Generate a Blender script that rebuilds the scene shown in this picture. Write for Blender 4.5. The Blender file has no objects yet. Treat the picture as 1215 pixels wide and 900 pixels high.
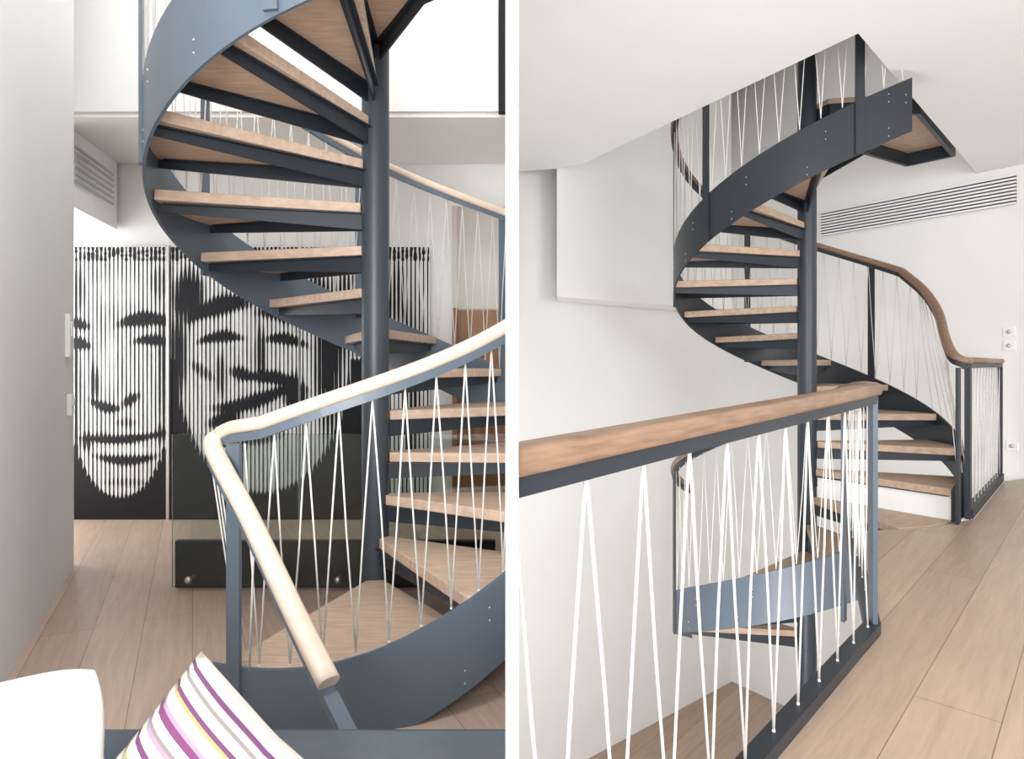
import bpy, bmesh, math, random
from mathutils import Vector, Matrix
random.seed(4)
F=750.0; CZ=1.2; HX=607.5; HY=432.0
scene=bpy.context.scene
scene.view_settings.view_transform='Standard'
D2R=math.pi/180
# ---------------------------------------------------------------- materials
def mat(name,col,rough=.5,metal=0,spec=.5):
    m=bpy.data.materials.new(name); m.use_nodes=True
    b=m.node_tree.nodes['Principled BSDF']
    b.inputs['Base Color'].default_value=(*col,1); b.inputs['Roughness'].default_value=rough
    b.inputs['Metallic'].default_value=metal; b.inputs['Specular IOR Level'].default_value=spec
    return m
def noisy(name,c1,c2,scale=(1,1,1),rough=.5,ns=4,bump=0,detail=4,spec=.4):
    m=mat(name,c1,rough,0,spec); nt=m.node_tree; N=nt.nodes; L=nt.links
    b=N['Principled BSDF']; tc=N.new('ShaderNodeTexCoord'); mp=N.new('ShaderNodeMapping'); mp.inputs['Scale'].default_value=scale
    no=N.new('ShaderNodeTexNoise'); no.inputs['Scale'].default_value=ns; no.inputs['Detail'].default_value=detail
    cr=N.new('ShaderNodeValToRGB'); cr.color_ramp.elements[0].color=(*c1,1); cr.color_ramp.elements[1].color=(*c2,1)
    cr.color_ramp.elements[0].position=.3; cr.color_ramp.elements[1].position=.7
    L.new(tc.outputs['Object'],mp.inputs['Vector']); L.new(mp.outputs[0],no.inputs['Vector']); L.new(no.outputs['Fac'],cr.inputs[0]); L.new(cr.outputs[0],b.inputs['Base Color'])
    if bump:
        bp=N.new('ShaderNodeBump'); bp.inputs['Strength'].default_value=bump; bp.inputs['Distance'].default_value=.01
        L.new(no.outputs['Fac'],bp.inputs['Height']); L.new(bp.outputs[0],b.inputs['Normal'])
    return m
def floormat(name,ang,c1,c2):
    m=mat(name,c1,.38); nt=m.node_tree; N=nt.nodes; L=nt.links; b=N['Principled BSDF']
    tc=N.new('ShaderNodeTexCoord'); mp=N.new('ShaderNodeMapping'); mp.inputs['Rotation'].default_value=(0,0,-ang)
    br=N.new('ShaderNodeTexBrick'); br.offset=.37; br.inputs['Scale'].default_value=1
    br.inputs['Brick Width'].default_value=2.1; br.inputs['Row Height'].default_value=.20; br.inputs['Mortar Size'].default_value=.0018
    br.inputs['Mortar Smooth'].default_value=.4
    br.inputs['Color1'].default_value=(*c1,1); br.inputs['Color2'].default_value=(*c2,1); br.inputs['Mortar'].default_value=(c2[0]*.5,c2[1]*.46,c2[2]*.46,1)
    mp2=N.new('ShaderNodeMapping'); mp2.inputs['Scale'].default_value=(1.2,16,1)
    no=N.new('ShaderNodeTexNoise'); no.inputs['Scale'].default_value=2.4; no.inputs['Detail'].default_value=8; no.inputs['Roughness'].default_value=.65
    no.inputs['Distortion'].default_value=.6
    mr=N.new('ShaderNodeMapRange'); mr.inputs[1].default_value=.3; mr.inputs[2].default_value=.7; mr.inputs[3].default_value=.82; mr.inputs[4].default_value=1.10
    mx=N.new('ShaderNodeMixRGB'); mx.blend_type='MULTIPLY'; mx.inputs[0].default_value=1
    L.new(tc.outputs['Object'],mp.inputs[0]); L.new(mp.outputs[0],br.inputs['Vector']); L.new(mp.outputs[0],mp2.inputs[0]); L.new(mp2.outputs[0],no.inputs['Vector'])
    L.new(no.outputs['Fac'],mr.inputs[0]); L.new(br.outputs['Color'],mx.inputs[1]); L.new(mr.outputs[0],mx.inputs[2]); L.new(mx.outputs[0],b.inputs['Base Color'])
    return m
M_wall=noisy('wall_plaster',(.85,.845,.83),(.87,.865,.85),ns=2,rough=.8,spec=.2)
M_ceil=noisy('ceiling_paint',(.86,.865,.865),(.88,.885,.885),ns=2,rough=.9,spec=.1)
M_white=mat('white_paint',(.90,.90,.90),.6)
M_steelL=noisy('blue_grey_steel',(.100,.132,.170),(.112,.145,.185),ns=3,rough=.36,spec=.5)
M_steelR=noisy('blue_grey_steel_lit',(.088,.114,.145),(.098,.125,.157),ns=3,rough=.36,spec=.5)  # same steel, lit tone put into the colour for right lower parts
M_steelU=noisy('blue_grey_steel_shaded',(.021,.027,.034),(.026,.032,.040),ns=3,rough=.40,spec=.4)  # same steel again, shade of the right upper flight put into the colour
M_brk=noisy('bracket_steel',(.020,.026,.034),(.026,.033,.043),ns=3,rough=.45,spec=.35)
M_poleL=noisy('pole_steel',(.040,.052,.066),(.046,.059,.075),ns=3,rough=.4,spec=.5)
M_poleR=noisy('pole_steel_dark',(.028,.036,.047),(.034,.043,.055),ns=3,rough=.4,spec=.5)
M_dark=noisy('dark_steel',(.018,.023,.030),(.024,.03,.038),ns=3,rough=.4)
M_treadL=noisy('oak_tread_light',(.52,.375,.28),(.70,.53,.41),scale=(2,14,9),ns=4,rough=.5,detail=8)
M_treadR=noisy('oak_tread',(.40,.28,.20),(.55,.41,.305),scale=(3,12,9),ns=4,rough=.5,detail=8)
M_railL=noisy('pale_oak_rail',(.66,.53,.43),(.73,.605,.50),scale=(3,3,12),ns=3,rough=.4)
M_railR=noisy('oak_rail',(.19,.115,.074),(.30,.19,.125),scale=(3,3,30),ns=4,rough=.4,detail=8)
M_rope=noisy('white_rope',(.64,.63,.60),(.74,.73,.70),ns=60,rough=.8)
M_metal=mat('brushed_metal',(.6,.6,.6),.3,1)
M_black=mat('black_print',(.012,.012,.015),.6,0,.2)
M_print=noisy('panel_white',(.74,.75,.74),(.78,.78,.77),ns=5,rough=.5)
M_floorL=floormat('oak_boards_left',math.atan2(.89,-.45),(.55,.415,.33),(.45,.335,.265))
M_floorR=floormat('oak_boards_right',math.atan2(.716,.673),(.48,.36,.272),(.40,.295,.22))
M_door=noisy('walnut_door',(.20,.09,.04),(.30,.14,.07),scale=(8,8,1),ns=3)
M_sofa=noisy('grey_velvet',(.065,.082,.10),(.10,.12,.142),ns=6,rough=.9,bump=.2)
M_cush=noisy('white_linen',(.62,.605,.59),(.68,.66,.65),ns=30,rough=.9,bump=.15)
M_glass=bpy.data.materials.new('green_glass'); M_glass.use_nodes=True
nt=M_glass.node_tree; b=nt.nodes['Principled BSDF']; b.inputs['Base Color'].default_value=(.76,.85,.80,1); b.inputs['Transmission Weight'].default_value=1; b.inputs['Roughness'].default_value=.01; b.inputs['IOR'].default_value=1.5
# striped fabric
M_str=mat('striped_fabric',(.8,.8,.8),.9); nt=M_str.node_tree; N=nt.nodes; L=nt.links
uv=N.new('ShaderNodeUVMap'); sp=N.new('ShaderNodeSeparateXYZ'); cr=N.new('ShaderNodeValToRGB'); cr.color_ramp.interpolation='CONSTANT'
L.new(uv.outputs[0],sp.inputs[0]); L.new(sp.outputs['Y'],cr.inputs[0]); L.new(cr.outputs[0],N['Principled BSDF'].inputs['Base Color'])
W=(.54,.50,.44);P=(.11,.035,.10);G=(.29,.25,.10);LI=(.27,.19,.26);GR=(.18,.15,.15);MG=(.14,.035,.11)
seq=[(0,W),(.05,P),(.08,W),(.13,GR),(.145,W),(.19,LI),(.22,W),(.27,MG),(.31,G),(.325,W),(.40,P),(.415,LI),(.45,W),(.50,GR),(.51,G),(.53,W),(.585,P),(.61,W),(.655,LI),(.675,GR),(.69,W),(.73,MG),(.76,LI),(.78,W),(.825,G),(.84,P),(.86,W),(.90,GR),(.915,W),(.94,P),(.96,W)]
e=cr.color_ramp.elements
while len(e)<len(seq): e.new(.5)
for i,(p,c) in enumerate(seq): e[i].position=p; e[i].color=(*c,1)
# ---------------------------------------------------------------- mesh helpers
class MB:
    def __init__(s): s.v=[]; s.f=[]; s.sm=[]
    def add(s,vs,fs,smooth=False):
        o=len(s.v); s.v+= [tuple(v) for v in vs]; s.f+=[[i+o for i in f] for f in fs]; s.sm+=[smooth]*len(fs)
    def box(s,c,sz,rot=0):
        cx,cy,cz=c; a,b2,d=[q/2 for q in sz]; cr_,sr=math.cos(rot),math.sin(rot)
        vs=[(cx+x*cr_-y*sr,cy+x*sr+y*cr_,cz+z) for z in(-d,d) for x,y in((-a,-b2),(a,-b2),(a,b2),(-a,b2))]
        s.add(vs,[[3,2,1,0],[4,5,6,7],[0,1,5,4],[1,2,6,5],[2,3,7,6],[3,0,4,7]])
    def prism(s,poly,z0,z1):
        n=len(poly); vs=[(x,y,z0) for x,y in poly]+[(x,y,z1) for x,y in poly]
        s.add(vs,[list(range(n))[::-1],list(range(n,2*n))]+[[i,(i+1)%n,(i+1)%n+n,i+n] for i in range(n)])
    def wall(s,p0,p1,z0,z1,t=.1,side=1):
        d=Vector((p1[0]-p0[0],p1[1]-p0[1])).normalized(); n=Vector((-d.y,d.x))*t*side
        s.prism([p0,p1,(p1[0]+n.x,p1[1]+n.y),(p0[0]+n.x,p0[1]+n.y)],z0,z1)
    def sweep(s,pts,prof,smooth=True,up=Vector((0,0,1))):
        pts=[Vector(p) for p in pts]; n=len(prof); vs=[]
        for i,p in enumerate(pts):
            a=pts[max(i-1,0)]; b_=pts[min(i+1,len(pts)-1)]; t=(b_-a).normalized()
            u0=up if abs(t.dot(up))<.98 else Vector((0,1,0))
            sd=t.cross(u0).normalized(); uu=sd.cross(t)
            vs+=[p+sd*x+uu*y for x,y in prof]
        fs=[]
        for i in range(len(pts)-1):
            for j in range(n): fs.append([i*n+j,i*n+(j+1)%n,(i+1)*n+(j+1)%n,(i+1)*n+j])
        s.add(vs,fs,smooth); s.add(vs[:n],[list(range(n))[::-1]]); s.add(vs[-n:],[list(range(n))])
    def tube(s,a,b_,r,n=6): s.sweep([a,b_],[(r*math.cos(2*math.pi*k/n),r*math.sin(2*math.pi*k/n)) for k in range(n)])
    def sphere(s,c,r,n=8):
        vs=[];fs=[]
        for i in range(n//2+1):
            ph=math.pi*i/(n//2)
            for j in range(n): th=2*math.pi*j/n; vs.append((c[0]+r*math.sin(ph)*math.cos(th),c[1]+r*math.sin(ph)*math.sin(th),c[2]+r*math.cos(ph)))
        for i in range(n//2):
            for j in range(n): fs.append([i*n+j,(i+1)*n+j,(i+1)*n+(j+1)%n,i*n+(j+1)%n])
        s.add(vs,fs,True)
    def obj(s,name,m,parent=None,bevel=0,sub=0):
        me=bpy.data.meshes.new(name); me.from_pydata(s.v,[],s.f); me.update()
        for p,q in zip(me.polygons,s.sm): p.use_smooth=q
        o=bpy.data.objects.new(name,me); scene.collection.objects.link(o); me.materials.append(m)
        bm=bmesh.new(); bm.from_mesh(me); bmesh.ops.remove_doubles(bm,verts=bm.verts,dist=1e-6); bmesh.ops.recalc_face_normals(bm,faces=bm.faces); bm.to_mesh(me); bm.free()
        if bevel:
            md=o.modifiers.new('bev','BEVEL'); md.width=bevel; md.segments=2; md.limit_method='ANGLE'
        if parent: o.parent=parent
        return o
def empty(name):
    o=bpy.data.objects.new(name,None); scene.collection.objects.link(o); return o
def ell(a,b_,n=18,p=2.6):
    r=[]
    for k in range(n):
        t=2*math.pi*(k+.5)/n; c,s_=math.cos(t),math.sin(t)
        r.append((a*math.copysign(abs(c)**(2/p),c),b_*math.copysign(abs(s_)**(2/p),s_)))
    return r
def rect(a,b_,y0=0): return [(-a,y0-b_),(a,y0-b_),(a,y0+b_),(-a,y0+b_)]
def smooth_path(pts,sub=6):
    P=[Vector(p) for p in pts]; out=[]
    for i in range(len(P)-1):
        p0=P[max(i-1,0)];p1=P[i];p2=P[i+1];p3=P[min(i+2,len(P)-1)]
        for k in range(sub):
            t=k/sub
            out.append(.5*((2*p1)+(p2-p0)*t+(2*p0-5*p1+4*p2-p3)*t*t+(3*p1-p0-3*p2+p3)*t**3))
    out.append(P[-1]); return out
RISE=.196; STEP=27.5
def handrail(par,pts,matw,w=.028,h=.022,tag='',steel=None,p=2.6):
    a=MB(); a.sweep(pts,ell(w,h,p=p)); a.obj('handrail'+tag,matw,par)
    a=MB(); a.sweep([Vector(q)-Vector((0,0,h+.014)) for q in pts],rect(.017,.014),False); a.obj('rail_flat'+tag,steel or M_brk,par)
def ropes(par,tops,bots,r=.0033,tag='',knots=True):
    a=MB()
    def rope(p,q):
        p=Vector(p);q=Vector(q); m=(p+q)/2+Vector((random.uniform(-.004,.004),random.uniform(-.004,.004),0))
        a.sweep([p,m,q],[(r*math.cos(2*math.pi*k/6),r*math.sin(2*math.pi*k/6)) for k in range(6)])
    for i in range(len(bots)):
        if i<len(tops): rope(tops[i],bots[i])
        if i+1<len(tops): rope(bots[i],tops[i+1])
        if knots: a.sphere(bots[i],r*1.7,6)
    if knots:
        for t in tops: a.sphere(t,r*1.7,6)
    a.obj('ropes'+tag,M_rope,par)
def spiral(C,R,z0,th0,ks,segs,posts,polez,first=None,ropestep=6.4,mpost=None,mpole=None,rr=.0031,mtread=None,tmax=999):
    par=empty('spiral_staircase')
    P=lambda th,r,z:(C[0]+r*math.cos(th*D2R),C[1]+r*math.sin(th*D2R),z)
    a=MB(); n=32
    a.prism([(C[0]+.064*math.cos(2*math.pi*k/n),C[1]+.064*math.sin(2*math.pi*k/n)) for k in range(n)],polez[0],polez[1])
    o=a.obj('pole',mpole,par)
    for p in o.data.polygons: p.use_smooth=abs(p.normal.z)<.5
    md=o.modifiers.new('es','EDGE_SPLIT'); md.split_angle=math.radians(40)
    tw=MB(); br=MB(); bo=MB()
    for k in ks:
        l=th0+STEP*k; t=min(tmax,l+34.5); z=z0+RISE*k
        if first and k==first[0]: l=first[1]
        ns=8; inn=[P(l-6,.070,0)[:2],P(t+6,.070,0)[:2]]
        outp=[P(l+(t-l)*i/ns,R-.008,0)[:2] for i in range(ns+1)]
        tw.prism([inn[0]]+outp+[inn[1]],z-.046,z)
        for th in (l+2.5,t-4):
            d=Vector((math.cos(th*D2R),math.sin(th*D2R),0)); nn=Vector((-d.y,d.x,0))*.005
            c=Vector((C[0],C[1],0))
            q=[c+d*.05+Vector((0,0,z-.047)),c+d*(R-.006)+Vector((0,0,z-.047)),c+d*(R-.006)+Vector((0,0,z-.084)),c+d*.05+Vector((0,0,z-.125))]
            vs=[v-nn for v in q]+[v+nn for v in q]
            br.add(vs,[[0,1,2,3],[7,6,5,4],[0,4,5,1],[1,5,6,2],[2,6,7,3],[3,7,4,0]])
            br.box(tuple(c+d*(R*.5)+Vector((0,0,z-.050))),(R*.93,.05,.006),th*D2R)
        for th in (l+5,t-8):
            for dz in (-.03,-.075): bo.sphere(P(th,R+.006,z+dz-.02),.0048,6)
    tw.obj('treads',mtread,par,bevel=.004); br.obj('tread_brackets',M_brk,par); bo.obj('bolts',M_metal,par)
    si=0
    for (a0,a1,ztop,zbot,rail,has,ms) in segs:
        si+=1; a=MB(); n=max(8,int((a1-a0)/3)); vs=[]
        for i in range(n+1):
            th=a0+(a1-a0)*i/n; zt=ztop(th); zb=zbot(th)
            vs+=[P(th,R-.006,zb),P(th,R+.006,zb),P(th,R+.006,zt),P(th,R-.006,zt)]
        fs=[]
        for i in range(n):
            for j in range(4): fs.append([i*4+j,i*4+(j+1)%4,(i+1)*4+(j+1)%4,(i+1)*4+j])
        fs+=[[0,1,2,3],[n*4+3,n*4+2,n*4+1,n*4]]
        a.add(vs,fs); o=a.obj('stringer_%d'%si,ms,par)
        for p in o.data.polygons: p.use_smooth=abs(p.normal.z)<.5
        md=o.modifiers.new('es','EDGE_SPLIT'); md.split_angle=math.radians(40)
        if has:
            ra0,ra1=has
            tops=[];bots=[];th=ra0
            while th<ra1:
                tops.append(P(th,R,rail(th)-.05)); bots.append(P(th+ropestep*.5,R,ztop(th+ropestep*.5)+.01)); th+=ropestep
            ropes(par,tops,bots,tag='_%d'%si,r=rr)
    a=MB()
    for (th,zb,zt) in posts:
        c=P(th,R+.012,0); a.box((c[0],c[1],(zb+zt)/2),(.014,.05,zt-zb),th*D2R)
    a.obj('posts',mpost,par)
    return par,P
# ================================================================= LEFT ROOM
before=set(bpy.data.objects)
CL=(-.648,3.0); RL=.95
znL=lambda th:RISE*(th+113.5)/STEP
def ztL(th):
    x=znL(th)-.01; k=18; return math.log(math.exp(k*.2)+math.exp(k*x))/k if x<1 else x
def zbL(th): return max(0.0,ztL(th)-.31-.03*min(1,max(0,(th-180)/50)))
def railL(th):
    return znL(th)+.93-.06*math.exp(-((th+60)/35)**2)
par,PL=spiral(CL,RL,0,-113.5,range(1,17),[(-112,335,ztL,zbL,railL,(-104,320),M_steelL)],
   [(-106,0,.94)]+[(t,ztL(t)-.32,railL(t)-.04) for t in (52,108,165,212,262)],(0,4.9),first=(1,-110),mpost=M_steelL,mpole=M_poleL,mtread=M_treadL)
pts=[(-.463,1.6,.394),(-.60,1.74,.52),(-.80,1.93,.73),(-.93,2.03,.87),(-.995,2.10,.935),(-.985,2.13,.965),(-.93,2.11,.99)]
pts=smooth_path(pts,5)+[PL(t,RL,railL(t)) for t in range(-100,336,4)]
handrail(par,pts,M_railL,.029,.023,steel=M_steelL)
a=MB(); a.sweep([(-.463,1.6,.36),(-.40,1.54,.30),(-.36,1.50,.2),(-.34,1.47,0)],rect(.02,.012),False)
a.obj('rail_foot',M_steelL,par)
a=MB()
for i in range(3):
    a.tube((-.99+.01*i,2.08,.88),(-.93+.01*i,2.12,.35),.003); a.tube((-.93+.012*i,2.12,.35),(-.92,2.12,.2),.003)
a.tube((-.78,1.91,.66),(-.86,2.07,.2),.0033)
a.obj('anchor_ropes',M_rope,par)
a=MB(); a.tube((-.925,2.12,.36),(-.92,2.12,.25),.007); a.sphere((-.925,2.12,.37),.012); a.sphere((-.92,2.12,.24),.012); a.obj('turnbuckle',M_metal,par)

a=MB(); a.prism([(-4.2,-.6),(-.008,-.6),(-.008,5.2),(-4.2,5.2)],-.15,0); a.obj('floor',M_floorL)
a=MB(); a.wall((-1.878,2.32),(-2.62,3.78),0,4.9,.12,1)
a.wall((-1.04,.67),(-1.878,2.32),0,4.9,.12,1); a.obj('wall_left',M_wall)
a=MB(); a.wall((-2.74,3.72),(-4.2,3.72),0,4.9,.06,-1); a.wall((-4.1,3.78),(-4.1,5.1),0,4.9,.1,1); a.obj('wall_recess',M_wall)
a=MB(); a.prism([(-4.2,4.96),(-.008,4.96),(-.008,5.1),(-4.2,5.1)],0,4.9); a.obj('wall_back',M_wall)
M_soff=noisy('soffit_beige',(.80,.76,.72),(.83,.79,.75),ns=2,rough=.9)
a=MB(); a.prism([(-4.1,4.02),(-.008,4.02),(-.008,4.95),(-4.1,4.95)],2.77,2.80); a.obj('ceiling_soffit',M_soff)
a=MB(); a.prism([(-4.1,4.0),(-.008,4.0),(-.008,4.95),(-4.1,4.95)],2.801,4.9);a.obj('wall_fascia',M_wall)
a=MB(); a.prism([(-3.5,4.1),(-2.9,4.1),(-3.08,4.93),(-3.5,4.93)],2.25,2.768); a.obj('trim_bulkhead',M_wall)
a=MB()
for i in range(6): a.prism([(-2.91,4.2),(-2.895,4.2),(-3.055,4.85),(-3.07,4.85)],2.42+i*.045,2.435+i*.045)
a.obj('air_vent',M_metal)
# art panels
art=empty('striped_portrait_panels')
def px2w(x,y,d=4.89): return ((x-HX)/F*d, CZ-(y-HY)/F*d)
def gr(x,y,cx,cy,sx,sy,am,sl=0,cv=0):  # slanted / curved brush stroke with firm edge
    u=(x-cx)/sx; v=(y-cy-sl*(x-cx)-cv*u*u)/(sy*max(.35,1-.5*abs(u)))
    return am*math.exp(-(u*u)**2.5-(v*v)**1.8)
def dark(x,y):
    d=.30+.04*math.sin(x*.9+y*.05)
    if x<200:
        for q in ((171,378,30,9,.9,-.05,5),(181,403,21,6,.9,.05,3),(186,403,5,9,.3),(94,384,12,7,.7,.3),(95,407,12,7,.9,.1,3),(196,440,8,90,.4),(90,480,5,110,.4),(112,455,5,26,.45,.0),(125,483,17,6,.9,.25,-3),(155,474,10,7,.7,-.5),(140,440,5,30,.12),(146,521,46,5,.95,-.06,-4),(120,518,14,5,.4),(150,546,36,6,.75,0,-5),(150,501,12,6,.25),(103,523,7,12,.5),(190,515,6,12,.4),(150,572,28,5,.2),(190,335,10,22,.25),(92,345,8,30,.25),(150,592,40,7,.3)): d+=gr(x,y,*q)
        d-=gr(x,y,150,533,34,6,.12)+gr(x,y,132,430,12,40,.14)+gr(x,y,140,345,30,22,.1)
        j=((x-143)/61)**2+((y-470)/122)**2
        if y>470: d+= max(0,min(1,(j-.95)*14))
        if y<310: d=.25+.6*random.random()
    else:
        for q in ((262,362,36,12,.95,-.25,6),(262,399,26,6.5,.95,-.08,4),(268,398,6,9,.4),(224,350,18,34,.7),(212,420,9,60,.6),(338,372,32,11,.85,.25,6),(340,402,24,7,.9,.15,4),(309,422,6,40,.55,.0),(286,443,13,9,.7,.2),(328,448,34,8,.98,.2,6),(302,476,46,9,.98,-.3,-6),(350,468,13,26,.85,.2),(266,497,18,10,.9,-.3),(390,430,16,90,.65),(376,350,12,30,.5),(410,370,12,60,.4),(300,522,34,6,.5,0,-5),(262,445,6,30,.4,.2),(430,520,26,80,.75),(470,350,12,40,.35),(488,470,9,120,.4),(240,440,14,8,.4,.6),(300,335,22,7,.25),(290,500,30,4,.3)): d+=gr(x,y,*q)
        d-=gr(x,y,318,498,30,9,.2)+gr(x,y,285,385,10,30,.1)
        j=((x-312)/104)**2+((y-425)/160)**2
        if y>425 and x<450: d+=max(0,min(1,(j-.95)*10))
        if y<310: d=.3+.6*random.random()
    return max(.10,min(1.0,d))
for pi,(xa,xb) in enumerate(((88,197),(203,354),(357,510))):
    x0,zb=px2w(xa,616); x1,zt=px2w(xb,293); zb=0.0
    a=MB(); a.prism([(x0,4.89),(x1,4.89),(x1,4.93),(x0,4.93)],zb,zt); a.obj('panel_%d'%(pi+1),M_print,art)
    a=MB(); sp_=4.9; n=int(round((xb-xa)/sp_)); sp_=(xb-xa)/n; rows=130
    for i in range(n):
        cx=xa+(i+.5)*sp_; vs=[];fs=[]
        for j in range(rows+1):
            y=616-323*j/rows; w=sp_*.5*dark(cx,y)
            if w>sp_*.44: w=sp_*.5
            X0,Z=px2w(cx-w,y); X1,_q=px2w(cx+w,y); Z=zb+(zt-zb)*j/rows
            vs+=[(X0,4.887,Z),(X1,4.887,Z)]
        for j in range(rows): fs.append([2*j,2*j+1,2*j+3,2*j+2])
        a.add(vs,fs)
    a.obj('print_%d'%(pi+1),M_black,art)
a=MB(); X=px2w(200,0)[0]; a.box((X,4.9,1.06),(.02,.05,2.12)); a.obj('panel_track',M_metal,art)
# door right
a=MB(); x0=px2w(537,0,4.94)[0]; a.box(((x0-.01)/2,4.94,.81),(abs(x0)-.012,.03,1.62)); a.box((x0+.02,4.92,.82),(.04,.04,1.64)); a.sphere((x0+.1,4.9,1.05),.025); a.obj('door_1',M_door,bevel=.004)
a=MB(); a.box(((x0-.01)/2,4.94,2.03),(abs(x0)-.012,.03,.80)); a.box((x0+.02,4.92,2.03),(.04,.04,.80)); a.obj('trim_1',noisy('beige_panel',(.52,.47,.43),(.56,.51,.47)))
# glass balustrade
gb=empty('glass_balustrade')
a=MB(); a.box((-.91,3.36,.425),(1.79,.012,.81)); a.obj('glass_pane',M_glass,gb)
a=MB(); a.box((-.95,3.42,.125),(1.72,.04,.25)); a.obj('base_plinth',M_dark,gb)
a=MB()
for x in (222,400,520):
    X=(x-HX)/F*3.33; a.sphere((X,3.345,.06),.02,10); a.tube((X,3.34,.06),(X,3.40,.06),.012,8)
a.obj('clamps',M_metal,gb)
def onwall(t,z,w,h,name,m):
    p=Vector((-1.878-.742*(t-2.32)/1.46,t)); d=Vector((-.742,1.46)).normalized(); ang=math.atan2(d.y,d.x)
    n=Vector((d.y,-d.x)); c=p+n*.012
    a=MB(); a.box((c.x,c.y,z),(w,.024,h),ang); a.box((c.x+n.x*.016,c.y+n.y*.016,z+h*.15),(w*.6,.008,h*.35),ang); return a.obj(name,m,bevel=.003)
onwall(3.55,1.36,.09,.24,'intercom',M_white); onwall(3.6,.97,.08,.12,'light_switch',M_white)
a=MB(); a.box((-.05,3.97,3.4),(.07,.05,1.25)); a.obj('wall_bracket',M_black,bevel=.005)
# sofa
so=empty('sofa')
def rbox(name,c,sz,m,par,bv):
    a=MB(); a.box(c,sz); o=a.obj(name,m,par)
    bm=bmesh.new(); bm.from_mesh(o.data); bmesh.ops.bevel(bm,geom=bm.edges[:]+bm.verts[:],offset=bv,segments=5,affect='EDGES',profile=.5); bm.to_mesh(o.data); bm.free()
    for p in o.data.polygons: p.use_smooth=True
    md=o.modifiers.new('wn','WEIGHTED_NORMAL')
    return o
rbox('backrest',(-.50,1.22,.25),(1.11,.16,.425),M_sofa,so,.03)
rbox('seat',(-.47,.80,.105),(1.02,.66,.13),M_sofa,so,.03)
rbox('seat_cushion',(-.47,.80,.19),(1.0,.62,.05),M_sofa,so,.02)
a=MB()
for x in (-.95,-.08):
    for y in (.55,1.2): a.box((x,y,.022),(.05,.05,.044))
a.obj('feet',M_dark,so)
def pillow(name,c,L_,H_,T,rot,tilt,m,yaw=0,rk=0,pinch=.6):
    n=28; vs=[];uvs=[];fs=[]
    for s in (1,-1):
        for i in range(n+1):
            for j in range(n+1):
                u=-1+2*i/n; v=-1+2*j/n
                k=((1-u*u)*(1-v*v)); th=T*.5*(max(k,0)**.42)
                uu=u*(1-.10*(1-abs(v))*abs(u)*pinch)*math.sqrt(1-rk*v**4/2); vv=v*(1-.10*(1-abs(u))*abs(v)*pinch)*math.sqrt(1-rk*u**4/2)
                th*=1+.05*math.sin(7*u+3*v)*math.sin(5*v)
                vs.append((uu*L_/2,-s*th,vv*H_/2)); uvs.append(((u+1)/2,(v+1)/2))
    m1=(n+1)**2
    for s in range(2):
        for i in range(n):
            for j in range(n):
                q=[s*m1+i*(n+1)+j,s*m1+(i+1)*(n+1)+j,s*m1+(i+1)*(n+1)+j+1,s*m1+i*(n+1)+j+1]
                fs.append(q if s==0 else q[::-1])
    me=bpy.data.meshes.new(name); me.from_pydata(vs,[],fs); ul=me.uv_layers.new()
    for lp in me.loops: ul.data[lp.index].uv=uvs[lp.vertex_index]
    bm=bmesh.new(); bm.from_mesh(me); bmesh.ops.remove_doubles(bm,verts=bm.verts,dist=1e-5); bm.to_mesh(me); bm.free()
    for p in me.polygons: p.use_smooth=True
    me.materials.append(m); o=bpy.data.objects.new(name,me); scene.collection.objects.link(o)
    o.matrix_world=Matrix.Translation(c)@Matrix.Rotation(yaw,4,'Z')@Matrix.Rotation(tilt,4,'X')@Matrix.Rotation(rot,4,'Y')
    return o
dp=1.0
pillow('striped_cushion',((241-HX)/F*dp,dp,CZ-(981-HY)/F*dp),.38,.36,.12,math.radians(40),math.radians(-12),M_str)
pillow('white_cushion',((6-HX)/F*dp,dp-.02,CZ-(912-HY)/F*dp),.345,.29,.12,math.radians(-9),math.radians(-12),M_cush,rk=.36,pinch=.6)
for o in [o for o in bpy.data.objects if o not in before and o.type=='MESH']:
    if o.name.startswith(('striped_cushion','white_cushion')): continue
    me=o.data
    if max(v.co.x for v in me.vertices)>-.0095:
        bm=bmesh.new(); bm.from_mesh(me)
        r=bmesh.ops.bisect_plane(bm,geom=bm.verts[:]+bm.edges[:]+bm.faces[:],plane_co=(-.0095,0,0),plane_no=(1,0,0),clear_outer=True)
        ed=[x for x in r['geom_cut'] if isinstance(x,bmesh.types.BMEdge)]
        if ed:
            try: bmesh.ops.holes_fill(bm,edges=ed)
            except Exception: pass
        bm.to_mesh(me); bm.free()
# ================================================================= divider
a=MB(); a.prism([(-.0082,.82),(.0082,.82),(.0082,8),(-.0082,8)],-2.65,4.9); a.obj('wall_divider',M_white)
# ================================================================= RIGHT ROOM
ZR=.255; CR=(2.133,4.57); RR=.93
znR=lambda th:ZR+RISE*(th+84)/STEP
ztR=lambda th:znR(th)
def zbU(th): return max(znR(th)-.31,ZR) if th<-20 else znR(th)-.31
railR=lambda th:znR(th)+.93
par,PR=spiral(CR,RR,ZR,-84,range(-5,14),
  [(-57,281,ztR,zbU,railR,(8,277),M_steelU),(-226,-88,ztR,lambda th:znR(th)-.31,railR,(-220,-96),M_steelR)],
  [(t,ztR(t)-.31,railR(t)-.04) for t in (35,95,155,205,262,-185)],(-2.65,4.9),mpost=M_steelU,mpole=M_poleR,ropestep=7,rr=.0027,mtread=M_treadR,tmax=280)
pts=[PR(t,RR,railR(t)) for t in range(284,22,-4)]+smooth_path([PR(20,RR,railR(20)),(3.01,4.62,1.745),(2.955,4.38,1.56),(2.82,4.12,1.385),(2.73,3.92,1.27),(2.76,3.86,1.225),(2.80,3.88,1.222)],5)
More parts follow.
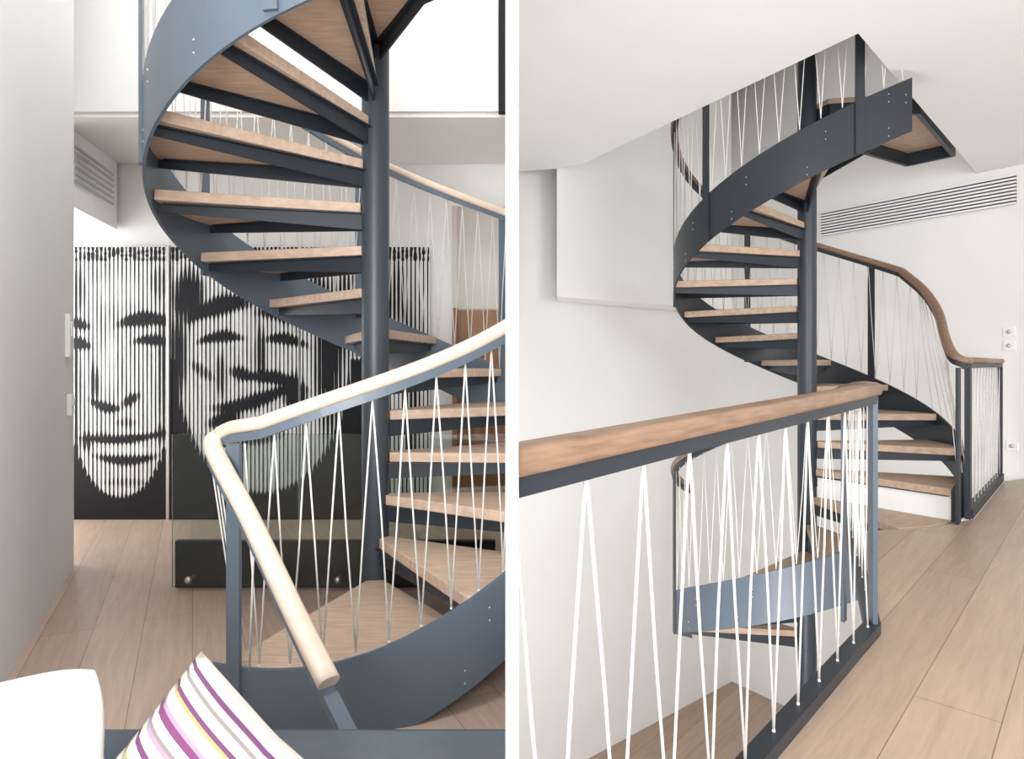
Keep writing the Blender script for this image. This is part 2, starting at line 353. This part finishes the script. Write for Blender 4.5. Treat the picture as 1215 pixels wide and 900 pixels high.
handrail(par,pts,M_railR,.028,.022,'_upper')
tp=[Vector(q)-Vector((0,0,.045)) for q in smooth_path([(3.03,4.72,1.80),(3.01,4.62,1.745),(2.955,4.38,1.56),(2.82,4.12,1.385)],3)]
bt=[Vector(PR(2-6*i,RR,ztR(2-6*i)+.01)) for i in range(len(tp))]
ropes(par,tp,bt,.0027,tag='_curl')
pts=[(1.273,2.23,1.115),(1.6,2.9,1.10),PR(-103,RR,1.06)]
pts=smooth_path(pts,4)+[PR(t,RR,railR(t)) for t in range(-108,-228,-4)]
handrail(par,pts,M_railR,.028,.022,'_lower')
c=Vector(CR); d=Vector((math.cos(-54*D2R),math.sin(-54*D2R))); q=c+d*.5
a=MB(); a.box((q.x,q.y,ZR+.072),(.84,.012,.144),-54*D2R); a.obj('riser',M_white,par)
poly=[(2.23,4.45),(2.80,4.36),(3.66,5.24),(3.44,5.50),(2.62,5.02),(2.16,4.66)]
a=MB(); a.prism(poly,3.03,3.07); a.obj('landing_boards',M_treadR,par)
a=MB()
for i in range(6):
    p=Vector(poly[i]);q=Vector(poly[(i+1)%6]); c=(p+q)/2; a.box((c.x,c.y,2.975),((q-p).length,.03,.105),math.atan2((q-p).y,(q-p).x))
a.obj('landing_frame',M_dark,par)
# guard
gd=empty('guard_balustrade')
A=Vector((2.80,3.88)); B=Vector((3.97,5.14)); dd=(B-A).normalized(); ang=math.atan2(dd.y,dd.x)
handrail(gd,[(A.x,A.y,1.225),((A.x+B.x)/2,(A.y+B.y)/2,1.225),(B.x,B.y,1.225)],M_railR,.028,.02)
a=MB()
a.box((A.x,A.y,(ZR+1.18)/2),(.07,.03,1.18-ZR),ang)
q=PR(-57.5,RR+.035,0); a.box((q[0],q[1],(ZR+1.18)/2),(.085,.016,1.18-ZR),ang)
a.box((B.x,B.y,(ZR+1.18)/2),(.05,.03,1.18-ZR),ang)
m_=(A+B)/2; a.box((m_.x,m_.y,ZR+.03),((B-A).length,.05,.06),ang); a.obj('posts',M_brk,gd)
n=11; tops=[];bots=[]
for i in range(n):
    q=A.lerp(B,(i+.6)/n); tops.append((q.x,q.y,1.18)); q=A.lerp(B,(i+.8)/n); bots.append((q.x,q.y,ZR+.06))
ropes(gd,tops,bots,.0032)
# near balustrade
nb=empty('balustrade')
A=Vector((-.04,.8306)); B=Vector((1.273,2.23)); dd=(B-A).normalized(); ang=math.atan2(dd.y,dd.x); Ln=(B-A).length
rp=[(A.x+(B.x-A.x)*t,A.y+(B.y-A.y)*t,1.066+.046*t) for t in [i/8 for i in range(9)]]
handrail(nb,rp,M_railR,.030,.021,p=5)
a=MB()
a.box((B.x,B.y,(ZR+1.075)/2),(.045,.016,1.075-ZR),ang+.6)
a.box((B.x-.05,B.y+.1,(ZR+1.075)/2),(.03,.012,1.075-ZR),ang)
a.obj('end_post',M_steelR,nb)
a=MB(); m_=(A+B)/2; a.box((m_.x,m_.y,ZR+.012),(Ln,.05,.05),ang)
E2=Vector((1.93,3.62)); m2=(B+E2)/2; d2=(E2-B); a.box((m2.x,m2.y,ZR+.012),(d2.length,.05,.05),math.atan2(d2.y,d2.x))
a.obj('base_bar',M_dark,nb)
tops=[];bots=[]; s=((1.0126-.8306)*1.37)-.19*1
while s<Ln-.02:
    q=A+dd*s; tops.append((q.x,q.y,1.03+.046*s/Ln)); q=A+dd*min(Ln-.01,s+.095); bots.append((q.x,q.y,ZR+.04)); s+=.17
ropes(nb,tops,bots,.0031)
tops=[];bots=[]
for i in range(9):
    q=B.lerp(E2,(i+.5)/9); tops.append((q.x,q.y,1.04)); q=B.lerp(E2,(i+1)/9); bots.append((q.x,q.y,ZR+.04))
ropes(nb,tops,bots,.0028,tag='_return')
for o in list(nb.children):
    me=o.data
    if min(v.co.x for v in me.vertices)<.0095:
        bm=bmesh.new(); bm.from_mesh(me)
        r=bmesh.ops.bisect_plane(bm,geom=bm.verts[:]+bm.edges[:]+bm.faces[:],plane_co=(.0095,0,0),plane_no=(-1,0,0),clear_outer=True)
        bm.to_mesh(me); bm.free()
# floor
fl=[(.009,.86),(1.29,2.21),(1.95,3.58),PR(-84,RR+.02,0)[:2],PR(-70,RR+.02,0)[:2],PR(-57,RR+.02,0)[:2],(2.83,3.87),(3.99,5.12),(4.4,5.3),(6.6,2.3),(6.6,-.6),(.009,-.6)]
a=MB(); a.prism(fl,ZR-.14,ZR); a.obj('floor_upper',M_floorR)
a=MB(); a.prism([(.009,1),(.009,6.0),(2.67,7.8),(6.7,2.2),(6.7,1)],-2.8,-2.65); a.obj('floor_lower',M_floorR)
WA=(2.67,7.68)
a=MB(); a.wall(WA,(6.64,2.2),-2.65,4.9,.12,1); a.obj('wall_right',M_wall)
a=MB(); a.wall((.009,5.60),WA,-2.65,4.9,.12,1); a.obj('wall_far',M_wall)
a=MB(); a.prism([(.39,5.5),(2.36,6.8),(2.36,7.42),(.43,5.92)],1.79,4.9); a.obj('wall_bulkhead',M_wall)
ce=[(.009,-.6),(6.6,-.6),(6.6,2.3),(4.35,5.4),(4.2,5.69),(1.78,3.25),(.60,5.37),(.38,5.5),(.009,5.58)]
a=MB(); a.prism(ce,2.9,3.19); a.obj('ceiling',M_ceil)
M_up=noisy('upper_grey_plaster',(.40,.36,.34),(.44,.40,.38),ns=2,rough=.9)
a=MB(); a.prism([(.009,1.5),(6.9,1.5),(6.9,8.2),(.009,8.2)],4.92,5.0); a.obj('upper_light_cap',M_up)  # unseen cap added to dim the level above the stair hole
a=MB(); a.prism([(.4,3.0),(6,3.0),(6,3.1),(.4,3.1)],3.2,4.9); a.obj('upper_light_screen',M_up)  # unseen screen added by the hole so only bounce light gets in
# vent grille on wall_right
dW=Vector((-.587,.809)); nW=Vector((-.809,-.587)); w1=Vector((4.29,5.45))
a=MB(); b_=MB(); cc=w1+dW*.80+nW*.006; an=math.atan2(dW.y,dW.x)
b_.box((cc.x,cc.y,2.70),(1.70,.01,.26),an)
for i in range(9): a.box((cc.x+nW.x*.01,cc.y+nW.y*.01,2.58+i*.03),(1.70,.014,.017),an)
vg=empty('ventilation_grille'); a.obj('slats',M_white,vg); b_.obj('backing',M_dark,vg)
def sock(t,z,name):
    c=w1+dW*t+nW*.008; a=MB(); a.box((c.x,c.y,z),(.085,.016,.085),an); o=a.obj(name,M_white,bevel=.004)
    a=MB(); c=c+nW*.012; a.sphere((c.x,c.y,z),.018,10); k=a.obj(name+'_dial',M_metal); k.parent=o
sock(0,1.48,'wall_dial'); sock(0,1.36,'wall_dial.001'); sock(-.02,.50,'power_socket')
# ---------------------------------------------------------------- light
w=bpy.data.worlds.new('World'); scene.world=w; w.use_nodes=True
w.node_tree.nodes['Background'].inputs[0].default_value=(1,.995,.985,1); w.node_tree.nodes['Background'].inputs[1].default_value=1.4
def area(name,loc,tgt,sx,sy,en,col=(1,1,1)):
    l=bpy.data.lights.new(name,'AREA'); l.shape='RECTANGLE'; l.size=sx; l.size_y=sy; l.energy=en; l.color=col
    o=bpy.data.objects.new(name,l); scene.collection.objects.link(o); o.location=loc
    o.rotation_euler=(Vector(tgt)-Vector(loc)).to_track_quat('-Z','Y').to_euler(); return o
area('daylight_fill_left',(-.7,-1.7,1.5),(-1.7,4,1.3),1.4,2.4,190)  # added area fill behind the camera, no window modelled there
area('top_fill_left',(-.25,1.3,4.6),(-2.4,2.6,1.0),.9,1.4,85)  # fill lamp added overhead to brighten the left wall
area('recess_fill',(-4.0,4.35,1.3),(-1,4.6,1.3),.9,2.0,35)  # fill lamp added out of view in the recess to lift the back panels
area('front_fill_right',(3.5,-1.5,1.7),(2.3,5,1.5),3,1.8,120,(.98,.99,1))  # added fill from behind the camera for the right room
area('void_fill',(.5,2.6,-1.2),(2.2,7,.2),.8,1.6,50,(.97,.98,1))  # fill lamp added to brighten the walls of the stair void
area('upper_fill',(2.3,5.2,4.85),(2.3,5.2,0),1.2,1.2,18)  # added fill for the upper level, the roof has no opening
# ---------------------------------------------------------------- camera
cam=bpy.data.cameras.new('Camera'); co=bpy.data.objects.new('Camera',cam); scene.collection.objects.link(co)
cam.lens=F/1215*36; cam.sensor_width=36; cam.sensor_fit='HORIZONTAL'; co.location=(0,0,CZ); co.rotation_euler=(math.pi/2,0,0)
cam.shift_y=-(450-HY)/1215; cam.clip_start=.02; scene.camera=co
